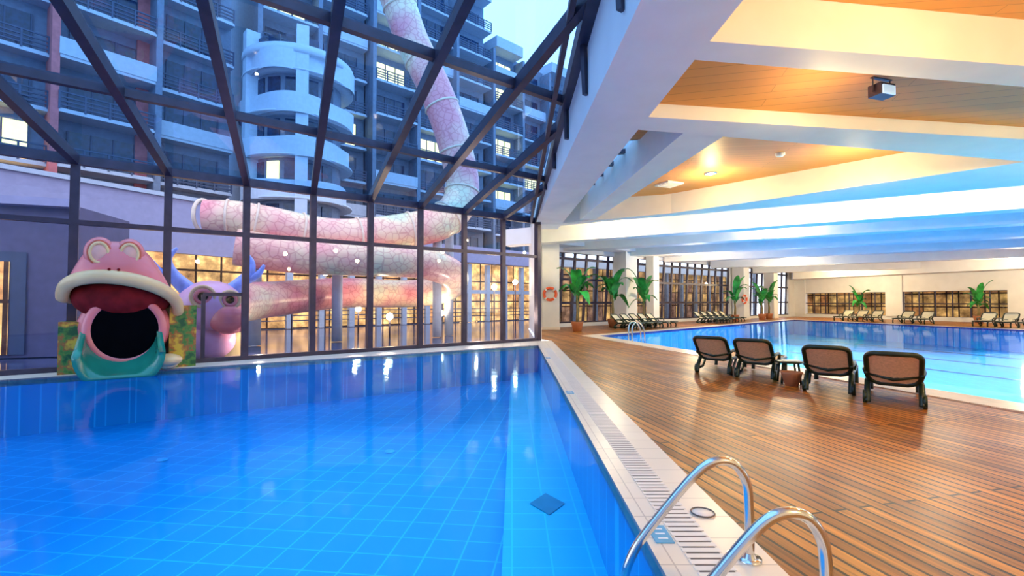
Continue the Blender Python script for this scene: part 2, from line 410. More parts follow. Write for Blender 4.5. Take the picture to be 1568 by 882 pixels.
# ------------------------------------------------------------------ glass wall + glass roof
b = MB()
p, q = E(KMIN), C
b.add([(p.x,p.y,0.05),(q.x,q.y,0.05),(q.x,q.y,ZE),(p.x,p.y,ZE)], [(0,1,2,3)], 'wallglass')
win = b.obj('window_pool_side')
b = MB()
for k in range(KMIN, 9):
    e = E(k); b.bar((e.x,e.y,0), (e.x,e.y,ZE+.05), 0.15 if k < 8 else .24, 0.18, 'frame')
for z, w in ((0.06,.12),(ZT,.12),(ZE,.24)):
    b.bar((p.x,p.y,z), (q.x,q.y,z), .16, w, 'frame')
e1, e2 = E(1.45), E(2)
b.bar((e1.x,e1.y,0),(e1.x,e1.y,1.9),.07,.1,'frame'); b.bar((e1.x,e1.y,1.9),(e2.x,e2.y,1.9),.08,.1,'frame')
b.bar((XL,p.y,ZE),(XL,YB,zroof(XL,YB)),.14,.2,'frame')
b.obj('frame', parent=win)
b = MB()
roofpts = [(p.x,p.y),(C.x,C.y),(edgeX(YB),YB),(XL,YB)]
b.add([(x,y,zroof(x,y)+.08) for x,y in roofpts], [(3,2,1,0)], 'glass')
win = b.obj('window_roof_glazing')
b = MB()
for k in range(KMIN, 9):
    e = E(k); t = 0; tm = 0
    while True:
        t += 0.1; P = e+r*t
        if P.x > edgeX(P.y) or P.y < YB: break
        tm = t
    if tm > .3:
        P = e+r*tm
        b.bar((e.x,e.y,ZE), (P.x,P.y,ZE+RH*tm), .17, .26, 'frame')
for j in range(0, 8):
    t = 3.75*j; base = C+r*t
    qq = [i*.1 for i in range(-400, 200)]
    ins = [base+d*x for x in qq if XL <= (base+d*x).x <= edgeX((base+d*x).y) and (base+d*x).y >= YB and (base+d*x).y <= 20.95]
    if len(ins) > 3:
        b.bar((*ins[0], ZE+RH*t+.03), (*ins[-1], ZE+RH*t+.03), .14, .18, 'frame')
b.bar((C.x, C.y, ZE), (edgeX(YB), YB, zroof(edgeX(YB), YB)), .24, .34, 'frame')
b.bar((C.x-.3, C.y-.2, ZE-.05), (edgeX(YB)-.35, YB, zroof(edgeX(YB), YB)-.05), .10, .16, 'frame')
for y in (18, 15.8, 13.3, 10.86, 8.5, 6):
    b.bar((edgeX(y), y, zroof(edgeX(y), y)), (1.59-.027*y-.04, y, 5.4), .08, .1, 'frame')
b.obj('frame', parent=win)

b = MB(); b.prism([(XL-.2,YB-.3),(52,YB-.3),(52,YB),(XL-.2,YB)], -1.4, 9.8, 'white'); b.obj('wall_back')
b = MB(); b.add([(XL,p.y,0),(XL,YB,0),(XL,YB,zroof(XL,YB)),(XL,p.y,ZE)], [(0,1,2,3)], 'wallglass'); b.obj('window_left')

# ------------------------------------------------------------------ main beam and ceiling
def x1(y): return 1.59-.027*y
def x2(y): return 2.74-.027*y
b = MB()
b.prism([(x1(YB),YB),(x2(YB),YB),(x2(22.4),22.4),(x1(22.4),22.4)], 5.085, [zroof(x1(YB),YB)+.2, zroof(x1(YB),YB)+.2, 5.93, 5.93], 'white')
b.obj('beam_main')
ZC = 5.95
sky = [(2.45,12.6),(3.45,12.4),(3.05,18.6),(2.3,18.6)]
ceil = [(1.9,YB),(52,YB),(52,5),(44,25),(32,54.5),(2,31),(1.1,31),(1.1,21.5),(1.9,21.5)]
b = MB(); b.flat([ceil, sky], ZC, 'white')
b.flat([ceil, sky], ZC+.3, 'white')
for i in range(4):
    p0, q0 = sky[i], sky[(i+1)%4]
    b.add([(*p0,ZC),(*q0,ZC),(*q0,ZC+.5),(*p0,ZC+.5)], [(0,1,2,3)], 'white')
b.obj('ceiling')
b = MB(); b.flat([sky], ZC+.1, 'glass'); win = b.obj('window_skylight')
b = MB()
for t in (0, .2, .4, .6, .8, 1):
    a0 = Vector(sky[0]).lerp(Vector(sky[3]), t); a1 = Vector(sky[1]).lerp(Vector(sky[2]), t)
    b.bar((*a0,ZC+.05),(*a1,ZC+.05),.16,.12,'frame')
for f_ in (0,.5,1):
    a0 = Vector(sky[0]).lerp(Vector(sky[1]),f_); a1 = Vector(sky[3]).lerp(Vector(sky[2]),f_)
    b.bar((*a0,ZC+.05),(*a1,ZC+.05),.08,.12,'frame')
b.obj('frame', parent=win)

def beam(name, poly, z0, z1=ZC+.1, k='white'):
    b = MB(); b.prism(poly, z0, z1, k); return b.obj(name)
beam('beam_ceiling', [(2.4,6.16),(7.27,6.82),(20,8.6),(20,9.4),(8.0,7.5),(2.4,6.64)], 5.10, ZC+.1)
beam('beam_ceiling', [(2.3,8.73),(10.6,9.96),(22,11.7),(22,13.7),(12.3,11.54),(2.3,9.37)], 5.10, ZC+.11)
beam('beam_ceiling', [(2.1,21.0),(6.2,18.6),(10.9,13.6),(12.6,11.7),(24,8.0),(26,8.05),(15.1,14.17),(2.1,21.6)], 5.13, ZC+.12)
beam('beam_ceiling', [(2.4,1.2),(20,3.4),(20,4.4),(2.4,1.8)], 5.1)
beam('beam_stub', [(3.5,9.3),(4.4,9.55),(3.45,20.0),(2.85,20.0)], 5.115, ZC+.13)
ev = Vector((.857,-.515))
for Y0, L, zb in ((17.5,22.5,5.1),(20.8,21.9,5.1),(24.3,21.3,5.0),(28.2,20.7,4.9),(32.6,19.9,4.7),(37.5,19.0,4.5)):
    P = Vector((1.067*Y0, Y0)); a0 = P-ev*L; a1 = P+ev*14; w = Vector((.515,.857))*1.0
    beam('beam_hall', [tuple(a0),tuple(a1),tuple(a1+w),tuple(a0+w)], zb)
beam('beam_perimeter', [(1.3,29.8),(2.6,29.6),(32.6,53.0),(32,54.4),(2,31)], 5.3)
beam('beam_bulkhead', [(31.4,54.0),(30.2,51.5),(42.5,22.0),(44,25)], 4.1)

b = MB()
b.add([(2.6,1.8,5.78),(20,4.4,5.78),(20,8.6,5.78),(7.27,6.82,5.78),(2.5,6.16,5.78)], [(0,1,2,3,4)], 'wood')
b.obj('ceiling_wood_panel')
b = MB()
b.add([(2.45,6.6,5.75),(8.0,7.5,5.75),(20,9.4,5.75),(22,11.7,5.36),(10.6,9.96,5.36),(2.35,8.75,5.36)], [(0,1,4,5),(1,2,3,4)], 'wood')
b.obj('ceiling_wood_panel')
b = MB()
b.add([(4.3,9.6,5.9),(12.3,11.5,5.9),(12.4,11.9,5.9),(10.9,13.65,5.9),(6.2,18.7,5.9),(3.6,19.5,5.9)], [(0,1,2,3,4,5)], 'wood')
b.add([(2.35,9.3,5.9),(3.55,9.6,5.9),(3.5,12.3,5.9),(2.4,12.5,5.9)], [(0,1,2,3)], 'wood')
b.obj('ceiling_wood_panel')

# ------------------------------------------------------------------ fittings
def downlight(x, y, z, rad=.12):
    b = MB(); b.lathe((0,0,0), [(rad*1.3,0),(rad*1.3,-.03),(rad,-.04),(rad,-.02)], 'chrome', 20)
    b.lathe((0,0,0), [(rad,-.02),(0.001,-.025)], 'lamp', 20)
    b.obj('ceiling_downlight', (x,y,z))
def plight(name, loc, power, col, rad=.15):
    l = bpy.data.lights.new(name, 'POINT'); l.energy = power; l.color = col; l.shadow_soft_size = rad
    o = bpy.data.objects.new(name, l); S.collection.objects.link(o); o.location = loc; return o
def alight(name, loc, sx, sy, power, col, rot=(0,0,0)):
    l = bpy.data.lights.new(name, 'AREA'); l.shape = 'RECTANGLE'; l.size = sx; l.size_y = sy; l.energy = power; l.color = col
    o = bpy.data.objects.new(name, l); S.collection.objects.link(o); o.location = loc; o.rotation_euler = rot; return o
downlight(6.5, 15.6, 5.9, .16)
WARM = (1.0, .72, .32)
plight('downlight_and_fill_lamp', (6.5,15.6,5.2), 190, WARM, .08)
b = MB(); b.box((0,0,-.03),(.7,.7,.06),'white')
for i in range(5): b.box((0,-.26+.13*i,-.07),(.6,.05,.02),'grate')
b.obj('ceiling_air_vent', (5.6,17.0,5.9), .4)
b = MB(); b.lathe((0,0,0), [(.13,0),(.13,-.05),(.09,-.09),(0.001,-.1)], 'white'); b.obj('smoke_detector', (7.6,13.5,5.9))
b = MB(); b.box((0,0,-.22),(.34,.22,.2),'frame'); b.box((0,-.12,-.24),(.28,.03,.15),'lampoff_glow'); b.bar((-.2,0,0),(-.2,0,-.25),.02,.05,'frame'); b.bar((.2,0,0),(.2,0,-.25),.02,.05,'frame'); b.box((0,0,-.01),(.44,.06,.02),'frame')
b.obj('floodlight', (6.35,8.15,5.53), .3)

for (x,y,z,pw) in ((5.2,4.4,4.6,230),(11,5.6,4.6,330),(4.5,-1.5,4.2,360),(12,-1.0,4.2,400),(9.3,12.9,4.9,180),(14.5,10.4,4.8,230),(5.2,7.9,4.7,70)):
    plight('warm_fill_light',(x,y,z),pw,WARM,.12)  # fill lights without fixtures, added to warm the beams and deck
for (x,y,pw) in ((9,19.8,420),(15,17,420),(20,14,420),(5,24.5,340),(14,25,400),(24,20,400)):
    downlight(x,y,ZC); plight('downlight_and_fill_lamp',(x,y,5.3),pw,(1,.80,.46),.1)  # added fill: fittings and lights placed to brighten the hall
for (x,y,pw) in ((13,34,600),(23,39,600),(30.5,45,850),(35,33,850)):
    downlight(x,y,ZC); plight('downlight_and_fill_lamp',(x,y,3.8),pw,(1,.80,.48),.1)  # added fill, hung low to brighten the far wall and columns

alight('underwater_fill', (-2.4,5.5,-.08), 5.5, 11, 185, (.5,.85,1))  # unseen sheet lights facing down, added so the pool basins glow
alight('underwater_fill', (0.4,9,-.08), .6, 16, 28, (.55,.95,1))
alight('underwater_fill', (16,26,-.08), 14, 14, 1150, (.74,.92,1), (0,0,.7))
alight('underwater_fill', (19,13,-.08), 15, 15, 1050, (.74,.92,1), (0,0,.3))
alight('underwater_fill', (28,20,-.08), 8, 16, 650, (.74,.92,1), (0,0,.3))

# ------------------------------------------------------------------ columns, hall walls
def column(x, y, w, rot=.66, z1=ZC):
    b = MB(); b.box((0,0,z1/2),(w,w,z1),'white'); b.box((0,0,.08),(w+.06,w+.06,.16),'grate'); b.obj('column',(x,y,0),rot)
column(2.35,29.6,1.05,0.0); column(8.3,35.3,1.25); column(10.9,37.2,.7); column(21.6,45.3,1.1); column(26.6,49.3,1.0)
b = MB(); b.prism([(1.15,21.0),(1.3,21.0),(1.6,31),(1.1,31)],0,ZC,'white'); b.obj('wall_left')
wa, wb = Vector((1.3,30.6)), Vector((32,54.5)); wd = (wb-wa).normalized(); wl = (wb-wa).length
b = MB(); b.bar((*wa,5.5),(*wb,5.5),.3,1.0,'white'); b.bar((*wa,.12),(*wb,.12),.3,.24,'white')
for s_,w_ in ((0.6,1.2),(9.4,2.0),(12.6,1.2),(25.6,2.4),(33.2,2.0),(38,1.6)):
    P0=wa+wd*(s_-w_/2); P1=wa+wd*(s_+w_/2); b.bar((*P0,2.6),(*P1,2.6),.34,5.2,'white')
b.obj('wall_far_left')
b = MB(); b.add([(*wa,.2),(*wb,.2),(*wb,5.1),(*wa,5.1)],[(0,1,2,3)],'clearglass'); win = b.obj('window_far_left')
b = MB(); n = 34
for i in range(n+1):
    P = wa+wd*(wl*i/n); lean = .45
    b.bar((P.x,P.y,.2),(P.x+wd.x*lean,P.y+wd.y*lean,5.1),.13,.16,'frame')
for z in (.25,1.6,3.2,4.6,5.05): b.bar((*wa,z),(*wb,z),.12,.16,'frame')
b.obj('frame', parent=win)
fa, fb = Vector((32,54.5)), Vector((44,25)); fd = (fb-fa).normalized(); fl = (fb-fa).length; fn = Vector((fd.y,-fd.x))
fn = -fn if fn.dot(Vector((0,0))-fa) < 0 else fn
b = MB()
def wallseg(s0,s1,z0,z1,k='white',off=0.0,th=.25):
    p0 = fa+fd*s0+fn*off; p1 = fa+fd*s1+fn*off
    b.bar((*p0,(z0+z1)/2),(*p1,(z0+z1)/2),th,z1-z0,k)
wallseg(0,fl,2.6,ZC); wallseg(0,fl,0,.35)
for a0,a1 in ((0,1.5),(9.6,11.0),(18.3,19.4),(26,27.5)): wallseg(a0,a1,.3,4.1,'white',.05,.4)
b.bar((*fb,3),(52,5,3),.3,6,'white')
b.obj('wall_far')
b = MB()
b.add([(*fa,.3),(*fb,.3),(*fb,2.7),(*fa,2.7)],[(0,1,2,3)],'clearglass'); win = b.obj('window_far')
b = MB()
for i in range(26):
    P = fa+fd*(fl*i/26)+fn*.03; b.bar((*P,.3),(*P,2.65),.09,.09,'frame')
for z in (.35,1.5,2.62): b.bar((*(fa+fn*.03),z),(*(fb+fn*.03),z),.08,.1,'frame')
b.obj('frame', parent=win)
b = MB()
o1 = -fn*2.5
b.add([(*(fa+o1-fd*3),0),(*(fb+o1),0),(*(fb+o1),4),(*(fa+o1-fd*3),4)],[(0,1,2,3)],'glow2')
b.obj('restaurant_interior')
b = MB(); wn = Vector((-wd.y,wd.x))*5
b.add([(*(wa+wn+wd*6),0),(*(wb+wn),0),(*(wb+wn),4.6),(*(wa+wn+wd*6),4.6)],[(0,1,2,3)],'glow3')
for i in range(14):
    P = wa+wn*.97+wd*(6+i*2.6); b.box((P.x,P.y,2.6),(.3,.3,5.2),'bwall',.66)
b.bar((*(wa+wn*.96+wd*6),4.9),(*(wb+wn*.96),4.9),.5,.8,'bwhite')
b.obj('terrace_arcade')

# ------------------------------------------------------------------ outdoors
b = MB(); b.flat([[(g0.x-.1,YB),(g0.x-.1,g0.y+.1),(C.x-.05,C.y+.1),(1.05,31),(1.9,31.2),(31.9,54.8),(45,25),(90,25),(90,110),(-110,110),(-110,YB)]], -0.03, 'ground'); b.obj('terrace_ground')

def facade(name, A, B, floors, zbase=0.0, fh=3.05, bay=4.0, wallk='bwall', lit=.12, seed=1, depth=1.6, redcols=False):
    rnd = random.Random(seed); b = MB()
    A = Vector(A); B = Vector(B); u = (B-A).normalized(); L = (B-A).length
    n = Vector((u.y,-u.x))
    if n.dot(-A) < 0: n = -n
    top = zbase+floors*fh
    b.prism([tuple(A),tuple(B),tuple(B-n*10),tuple(A-n*10)], zbase, top+.6, wallk)
    nb = max(1,int(L/bay)); bw = L/nb; rot = math.atan2(u.y,u.x)
    for f in range(floors):
        z = zbase+f*fh
        for i in range(nb):
            c = A+u*((i+.5)*bw); pr = depth*(1.0 if i%2==0 else .6)
            k = 'blit' if rnd.random() < lit else 'bdark'
            wc = c+n*.03
            b.box((wc.x,wc.y,z+1.35),(bw*.66,.06,2.2),k,rot)
            for dx in (-.33,-.11,.11,.33):
                m_ = c+u*(bw*dx)+n*.08; b.box((m_.x,m_.y,z+1.35),(.08,.08,2.2),'brail',rot)
            s_ = c+n*(pr/2); b.box((s_.x,s_.y,z+.1),(bw*.94,pr,.22),'bwhite',rot)
            rr = c+n*pr
            if (i+f)%5==4:
                b.box((rr.x,rr.y,z+.65),(bw*.94,.1,.95),'bwhite',rot)
            else:
                for hz in (.4,.62,.84,1.12):
                    b.box((rr.x,rr.y,z+hz),(bw*.94,.06,.08),'brail',rot)
                for dx in (-.46,-.23,0,.23,.46):
                    m_ = rr+u*(bw*dx); b.box((m_.x,m_.y,z+.65),(.09,.09,1.0),'brail',rot)
            wl_ = A+u*(i*bw)+n*(depth*.5)
            b.box((wl_.x,wl_.y,z+fh/2),(.35,depth,fh), 'bred' if (redcols and i%3==1) else wallk, rot)
            if redcols and i%3==1:
                m_=c+u*(bw*.41)+n*.12; b.box((m_.x,m_.y,z+fh/2),(bw*.16,.2,fh),'bred',rot)
    for i in range(nb):
        if i%2==0:
            c = A+u*((i+.5)*bw)+n*.5; b.box((c.x,c.y,top+.9),(bw*.9,2.4,1.2),'bwhite',rot)
    return b.obj(name)
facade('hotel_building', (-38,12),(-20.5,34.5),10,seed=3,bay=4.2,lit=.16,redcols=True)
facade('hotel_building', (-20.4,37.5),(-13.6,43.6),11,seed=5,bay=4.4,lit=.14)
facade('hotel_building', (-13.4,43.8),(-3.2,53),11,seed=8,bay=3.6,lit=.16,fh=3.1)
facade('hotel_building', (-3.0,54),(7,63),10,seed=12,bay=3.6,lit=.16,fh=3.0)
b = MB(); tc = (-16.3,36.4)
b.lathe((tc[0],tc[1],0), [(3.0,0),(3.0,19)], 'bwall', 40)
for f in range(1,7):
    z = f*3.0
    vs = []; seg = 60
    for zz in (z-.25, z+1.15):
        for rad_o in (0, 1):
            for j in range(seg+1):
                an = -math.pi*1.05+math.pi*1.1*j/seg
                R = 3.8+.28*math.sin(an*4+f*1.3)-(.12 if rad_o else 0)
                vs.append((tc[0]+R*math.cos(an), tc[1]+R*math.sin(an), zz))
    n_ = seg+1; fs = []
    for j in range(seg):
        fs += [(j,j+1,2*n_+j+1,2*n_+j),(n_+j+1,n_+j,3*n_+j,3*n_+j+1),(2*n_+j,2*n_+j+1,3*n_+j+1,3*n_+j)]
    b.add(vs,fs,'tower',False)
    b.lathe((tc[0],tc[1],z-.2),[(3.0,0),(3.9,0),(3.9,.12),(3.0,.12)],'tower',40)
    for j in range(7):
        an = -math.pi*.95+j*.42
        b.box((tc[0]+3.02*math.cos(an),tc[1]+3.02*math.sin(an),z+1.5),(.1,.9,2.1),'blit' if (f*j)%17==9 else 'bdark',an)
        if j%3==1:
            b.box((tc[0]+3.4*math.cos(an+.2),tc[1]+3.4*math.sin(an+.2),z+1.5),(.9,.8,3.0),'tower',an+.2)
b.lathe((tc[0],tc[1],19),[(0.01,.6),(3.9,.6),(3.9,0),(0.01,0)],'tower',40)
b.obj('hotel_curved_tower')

def wallline(b, A, B, z0, z1, k, th=.4): b.bar((*A,(z0+z1)/2),(*B,(z0+z1)/2),th,z1-z0,k)
b = MB()
wallline(b,(-24,13),(-15.7,28),4.2,7.0,'annex'); wallline(b,(-24,13),(-15.7,28),7.0,7.2,'bwhite',.7)
wallline(b,(-24,13),(-19.5,21.2),0,4.2,'annex')
b.add([(-19.9,21.5,0),(-16,28.5,0),(-16,28.5,4.3),(-19.9,21.5,4.3)],[(0,1,2,3)],'glow')
wallline(b,(-15.7,28),(2.5,45),4.9,6.2,'annex')
b.obj('annex_building')
b = MB()
A = Vector((-15.7,29)); B = Vector((3.5,47)); u = (B-A).normalized()
b.add([(*A,0),(*B,0),(*B,4.9),(*A,4.9)],[(0,1,2,3)],'glow')
for i in range(14):
    P = A+u*((B-A).length*i/13)+Vector((.3,-.4)); b.box((P.x,P.y,2.4),(.35,.35,4.8),'bwhite',.75)
b.bar((A.x+.3,A.y-.4,2.5),(B.x+.3,B.y-.4,2.5),.3,.3,'bwhite')
for z in (.5,.8,1.1): b.bar((A.x+.3,A.y-.4,z),(B.x+.3,B.y-.4,z),.08,.06,'brail')
b.obj('hotel_lobby_facade')
b = MB()
b.prism([(-26,10.5),(-13.7,15.0),(-14.4,18.0),(-27,14)],0,[5.4,4.7,4.7,5.4],'annexdark')
wallline(b,(-26,10.35),(-13.6,14.9),4.6,4.85,'annex',.5)
def onw(x): return 10.5+(x+26)*4.5/12.3-.06
b.add([(-16.6,onw(-16.6),.1),(-14.75,onw(-14.75),.1),(-14.75,onw(-14.75),3.2),(-16.6,onw(-16.6),3.2)],[(0,1,2,3)],'brail')
b.add([(-15.9,onw(-15.9)-.03,.1),(-15.1,onw(-15.1)-.03,.1),(-15.1,onw(-15.1)-.03,2.9),(-15.9,onw(-15.9)-.03,2.9)],[(0,1,2,3)],'glow')
b.obj('annex_pavilion')
for (x,y,z) in ((-5.6,22,.9),(-3.6,24.3,1.0),(-8.0,25,1.2),(-1.0,27,2.4),(-11,24,2.4),(0.2,30,2.8),(-10.5,27,3.2)):
    b = MB(); b.tube([(0,0,0),(0,0,z)],.04,'frame',8); b.ell((0,0,z+.14),(.16,.16,.16),'lamp',14,8); b.obj('garden_lamp',(x,y,-.03))
    plight('garden_lamp_bulb',(x,y-.5,z+.4),140,(1,.62,.30),.08)
plight('slide_fill_light',(-8.2,15.6,.4),90,(1,.70,.45),.05)  # added light with no fitting, warms the lower slide tubes
plight('slide_fill_light',(-1.6,21.6,1.0),260,(1,.66,.42),.05)  # added light with no fitting, warms the slide riser

# ------------------------------------------------------------------ serpent water slides
b = MB()
main = [(-11.6,18,4.9),(-10.6,18.4,4.9),(-9.6,19,4.75),(-7.65,20.5,4.5),(-5.3,22,4.9),(-3.3,23,5.6),(-2.5,24,7.2),(-2.9,24,9.6),(-3.8,24,12.2),(-5.1,24,15),(-6.3,23.5,18),(-8.5,23,20),(-12,23,21.5)]
sp = smooth_path(main,8)
b.tube(sp,[.62+.22*min(1,i/40) for i in range(len(sp))],'slide',22,caps=False)
b.tube([sp[0]+Vector((0,.62*math.cos(a),.62*math.sin(a))) for a in [i*math.pi/12 for i in range(24)]],.07,'slidewhite',8,closed=True)
low = [(-10.4,18,3.75),(-8.4,19,3.5),(-5.9,20,3.45),(-3.9,21.5,3.4),(-2.8,23,2.9),(-3.6,24.8,2.3),(-5.5,24.8,2.1),(-7.8,22.5,2.1),(-9.4,19,1.8),(-9.5,16,1.6)]
b.tube(smooth_path(low,8),.70,'slide',22)
for i in range(6,len(sp)-4,7):
    t = (sp[i+1]-sp[i-1]).normalized(); a = t.cross(Vector((0,0,1))).normalized(); c2 = a.cross(t); R = (.62+.22*min(1,i/40))+.02
    b.tube([sp[i]+(a*math.cos(x)+c2*math.sin(x))*R for x in [j*math.pi/12 for j in range(24)]],.05,'slidewhite',6,closed=True)
for (x,y,z) in ((-7.5,20.6,4),(-3.6,23.1,5),(-10,18.7,4.2),(-3.2,24.4,9)):
    b.tube([(x,y,0),(x,y,z)],.22,'bwhite',14)
b.obj('serpent_water_slide')
b = MB()
b.ell((0,0,1.7),(1.0,1.0,.85),'lav'); b.ell((.5,-.55,1.3),(.6,.6,.55),'pink')
for (x,z,R) in ((-.25,2.0,.32),(.5,1.9,.28)):
    for q2,kk in ((1,'cream'),(.6,'pink'),(.25,'black')):
        b.tube([(x+R*q2*math.cos(a),-.90-(.05*(1-q2)),z+R*q2*math.sin(a)) for a in [i*math.pi/10 for i in range(20)]],.06,kk,8,closed=True)
for s_ in (-1,1):
    pth = smooth_path([(s_*.6,0,2.2),(s_*1.05,0,2.7),(s_*1.2,0,3.2),(s_*.95,0,3.6)],5)
    b.tube(pth,[.24*(1-i/len(pth))+.03 for i in range(len(pth))],'hornblue',12)
    pth = smooth_path([(s_*1.0,0,2.6),(s_*1.4,0,2.8),(s_*1.6,0,3.15)],5)
    b.tube(pth,[.17*(1-i/len(pth))+.03 for i in range(len(pth))],'hornblue',12)
b.ell((0,.3,.55),(.8,.7,.7),'lav')
b.obj('dragon_head_slide',(-9.35,14.9,0),.6,.92)

# ------------------------------------------------------------------ frog slide
par = bpy.data.objects.new('frog_water_slide',None); S.collection.objects.link(par)
F = Vector((-9.50,11.74))
b = MB()
nt_, ns = 56, 22; vs=[]; rim=[]
def rimz(th): return 1.46+.56*max(0,-math.sin(th))**.8-.16*math.cos(th)
for j in range(ns+1):
    s_ = j/ns; rf = math.cos(s_*math.pi/2)**.5
    for i in range(nt_):
        th = 2*math.pi*i/nt_; zr = rimz(th)
        bx = 1.04*(1-.36*math.sin(s_*math.pi/2))
        vs.append((bx*rf*math.cos(th)-.16*s_, .72*rf*math.sin(th)+.1, zr+(2.84-zr)*math.sin(s_*math.pi/2)**1.0))
        if j==0: rim.append(vs[-1])
fs=[(j*nt_+i,j*nt_+(i+1)%nt_,(j+1)*nt_+(i+1)%nt_,(j+1)*nt_+i) for j in range(ns) for i in range(nt_)]
b.add(vs,fs,'pink',True); b.obj('upper_head',parent=par)
b = MB(); b.tube(rim,[.12+.03*max(0,-math.sin(2*math.pi*i/nt_)) for i in range(nt_)],'cream',12,closed=True)
b.obj('lip',parent=par)
b = MB(); b.ell((0,.14,1.62),(.93,.60,.52),'maroon'); b.obj('mouth_interior',parent=par)
b = MB()
for ex in (-.42,.10):
    b.ell((ex,-.26,2.56),(.28,.26,.34),'pink')
    b.ell((ex,-.36,2.55),(.22,.17,.27),'palepink')
    for rx,rz,yy,kk,tr_ in ((.19,.25,-.47,'orange',.028),(.15,.205,-.50,'cream',.032)):
        b.tube([(ex+rx*math.cos(a),yy+.02*abs(math.cos(a)),2.55+rz*math.sin(a)) for a in [i*math.pi/14 for i in range(28)]],tr_,kk,8,closed=True)
for nx in (-.24,-.08): b.ell((nx,-.66,2.20),(.03,.03,.03),'maroon',10,6)
b.obj('eyes',parent=par)
b = MB()
b.ell((.05,.25,.95),(.88,.5,.78),'pink')
ring=[(.06+.66*math.cos(a),-.22,.92+.68*math.sin(a)) for a in [i*math.pi/20 for i in range(40)]]
b.tube(ring,.11,'pink',14,closed=True)
b.obj('lower_jaw_ring',parent=par)
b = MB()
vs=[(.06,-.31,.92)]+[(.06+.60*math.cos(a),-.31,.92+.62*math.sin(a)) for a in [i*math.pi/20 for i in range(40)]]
b.add(vs,[(0,1+i,1+(i+1)%40) for i in range(40)],'black'); b.obj('tube_dark_disc',parent=par)  # flat black disc; the dark inside of the tube is painted on
b = MB(); vs=[]; N=24; st=[(-.24,.90,.62,.72),(-.5,.76,.63,.74),(-.8,.60,.64,.76),(-1.10,.46,.66,.78)]
for (y,zc,ri,ro) in st:
    for R in (ri,ro):
        for i in range(N+1):
            a = math.pi*1.0+math.pi*1.0*i/N
            vs.append((.0+R*math.cos(a), y, max(-.04 if R==ro else .02, zc+R*math.sin(a)*.98)))
fs=[]; n1_=N+1
for k in range(len(st)-1):
    for i in range(N):
        a=k*2*n1_+i; c_=(k+1)*2*n1_+i
        fs.append((a,a+1,c_+1,c_)); fs.append((a+n1_+1,a+n1_,c_+n1_,c_+n1_+1))
    for i in (0,N):
        a=k*2*n1_+i; c_=(k+1)*2*n1_+i; fs.append((a,c_,c_+n1_,a+n1_))
k=(len(st)-1)*2*n1_
for i in range(N): fs.append((k+i,k+i+1,k+n1_+i+1,k+n1_+i))
b.add(vs,fs,'teal',True); b.obj('slide_trough',parent=par)
b = MB(); b.ell((.85,-.35,.22),(.28,.35,.14),'cream'); b.ell((.85,-.2,.10),(.2,.2,.1),'cream'); b.obj('foot',parent=par)
b = MB(); b.box((-.85,.35,.55),(.5,.5,1.1),'camo'); b.box((1.15,.35,.72),(.55,.5,1.44),'camo'); b.box((0,.5,.6),(1.6,.3,1.2),'camo'); b.obj('rock_base',parent=par)
par.location=(F.x,F.y,0); par.rotation_euler=(0,0,math.atan2(d.y,d.x)); par.scale=(1.06,1.0,1.11)

# ------------------------------------------------------------------ handrails
for y in (3.2,2.42):
    b = MB()
    pts = smooth_path([(.72,y,-.6),(.72,y,-.2),(.80,y,.06),(.98,y,.30),(1.20,y,.55),(1.33,y,.64),(1.46,y,.63),(1.54,y,.52),(1.56,y,.35),(1.56,y,.02)],6)
    b.tube(pts,.030,'chrome',16); b.lathe((1.56,y,0),[(.0,.02),(.075,.02),(.075,0)],'chrome',24); b.lathe((1.56,y,0),[(.03,.05),(.045,.02)],'chrome',20)
    b.obj('pool_handrail')

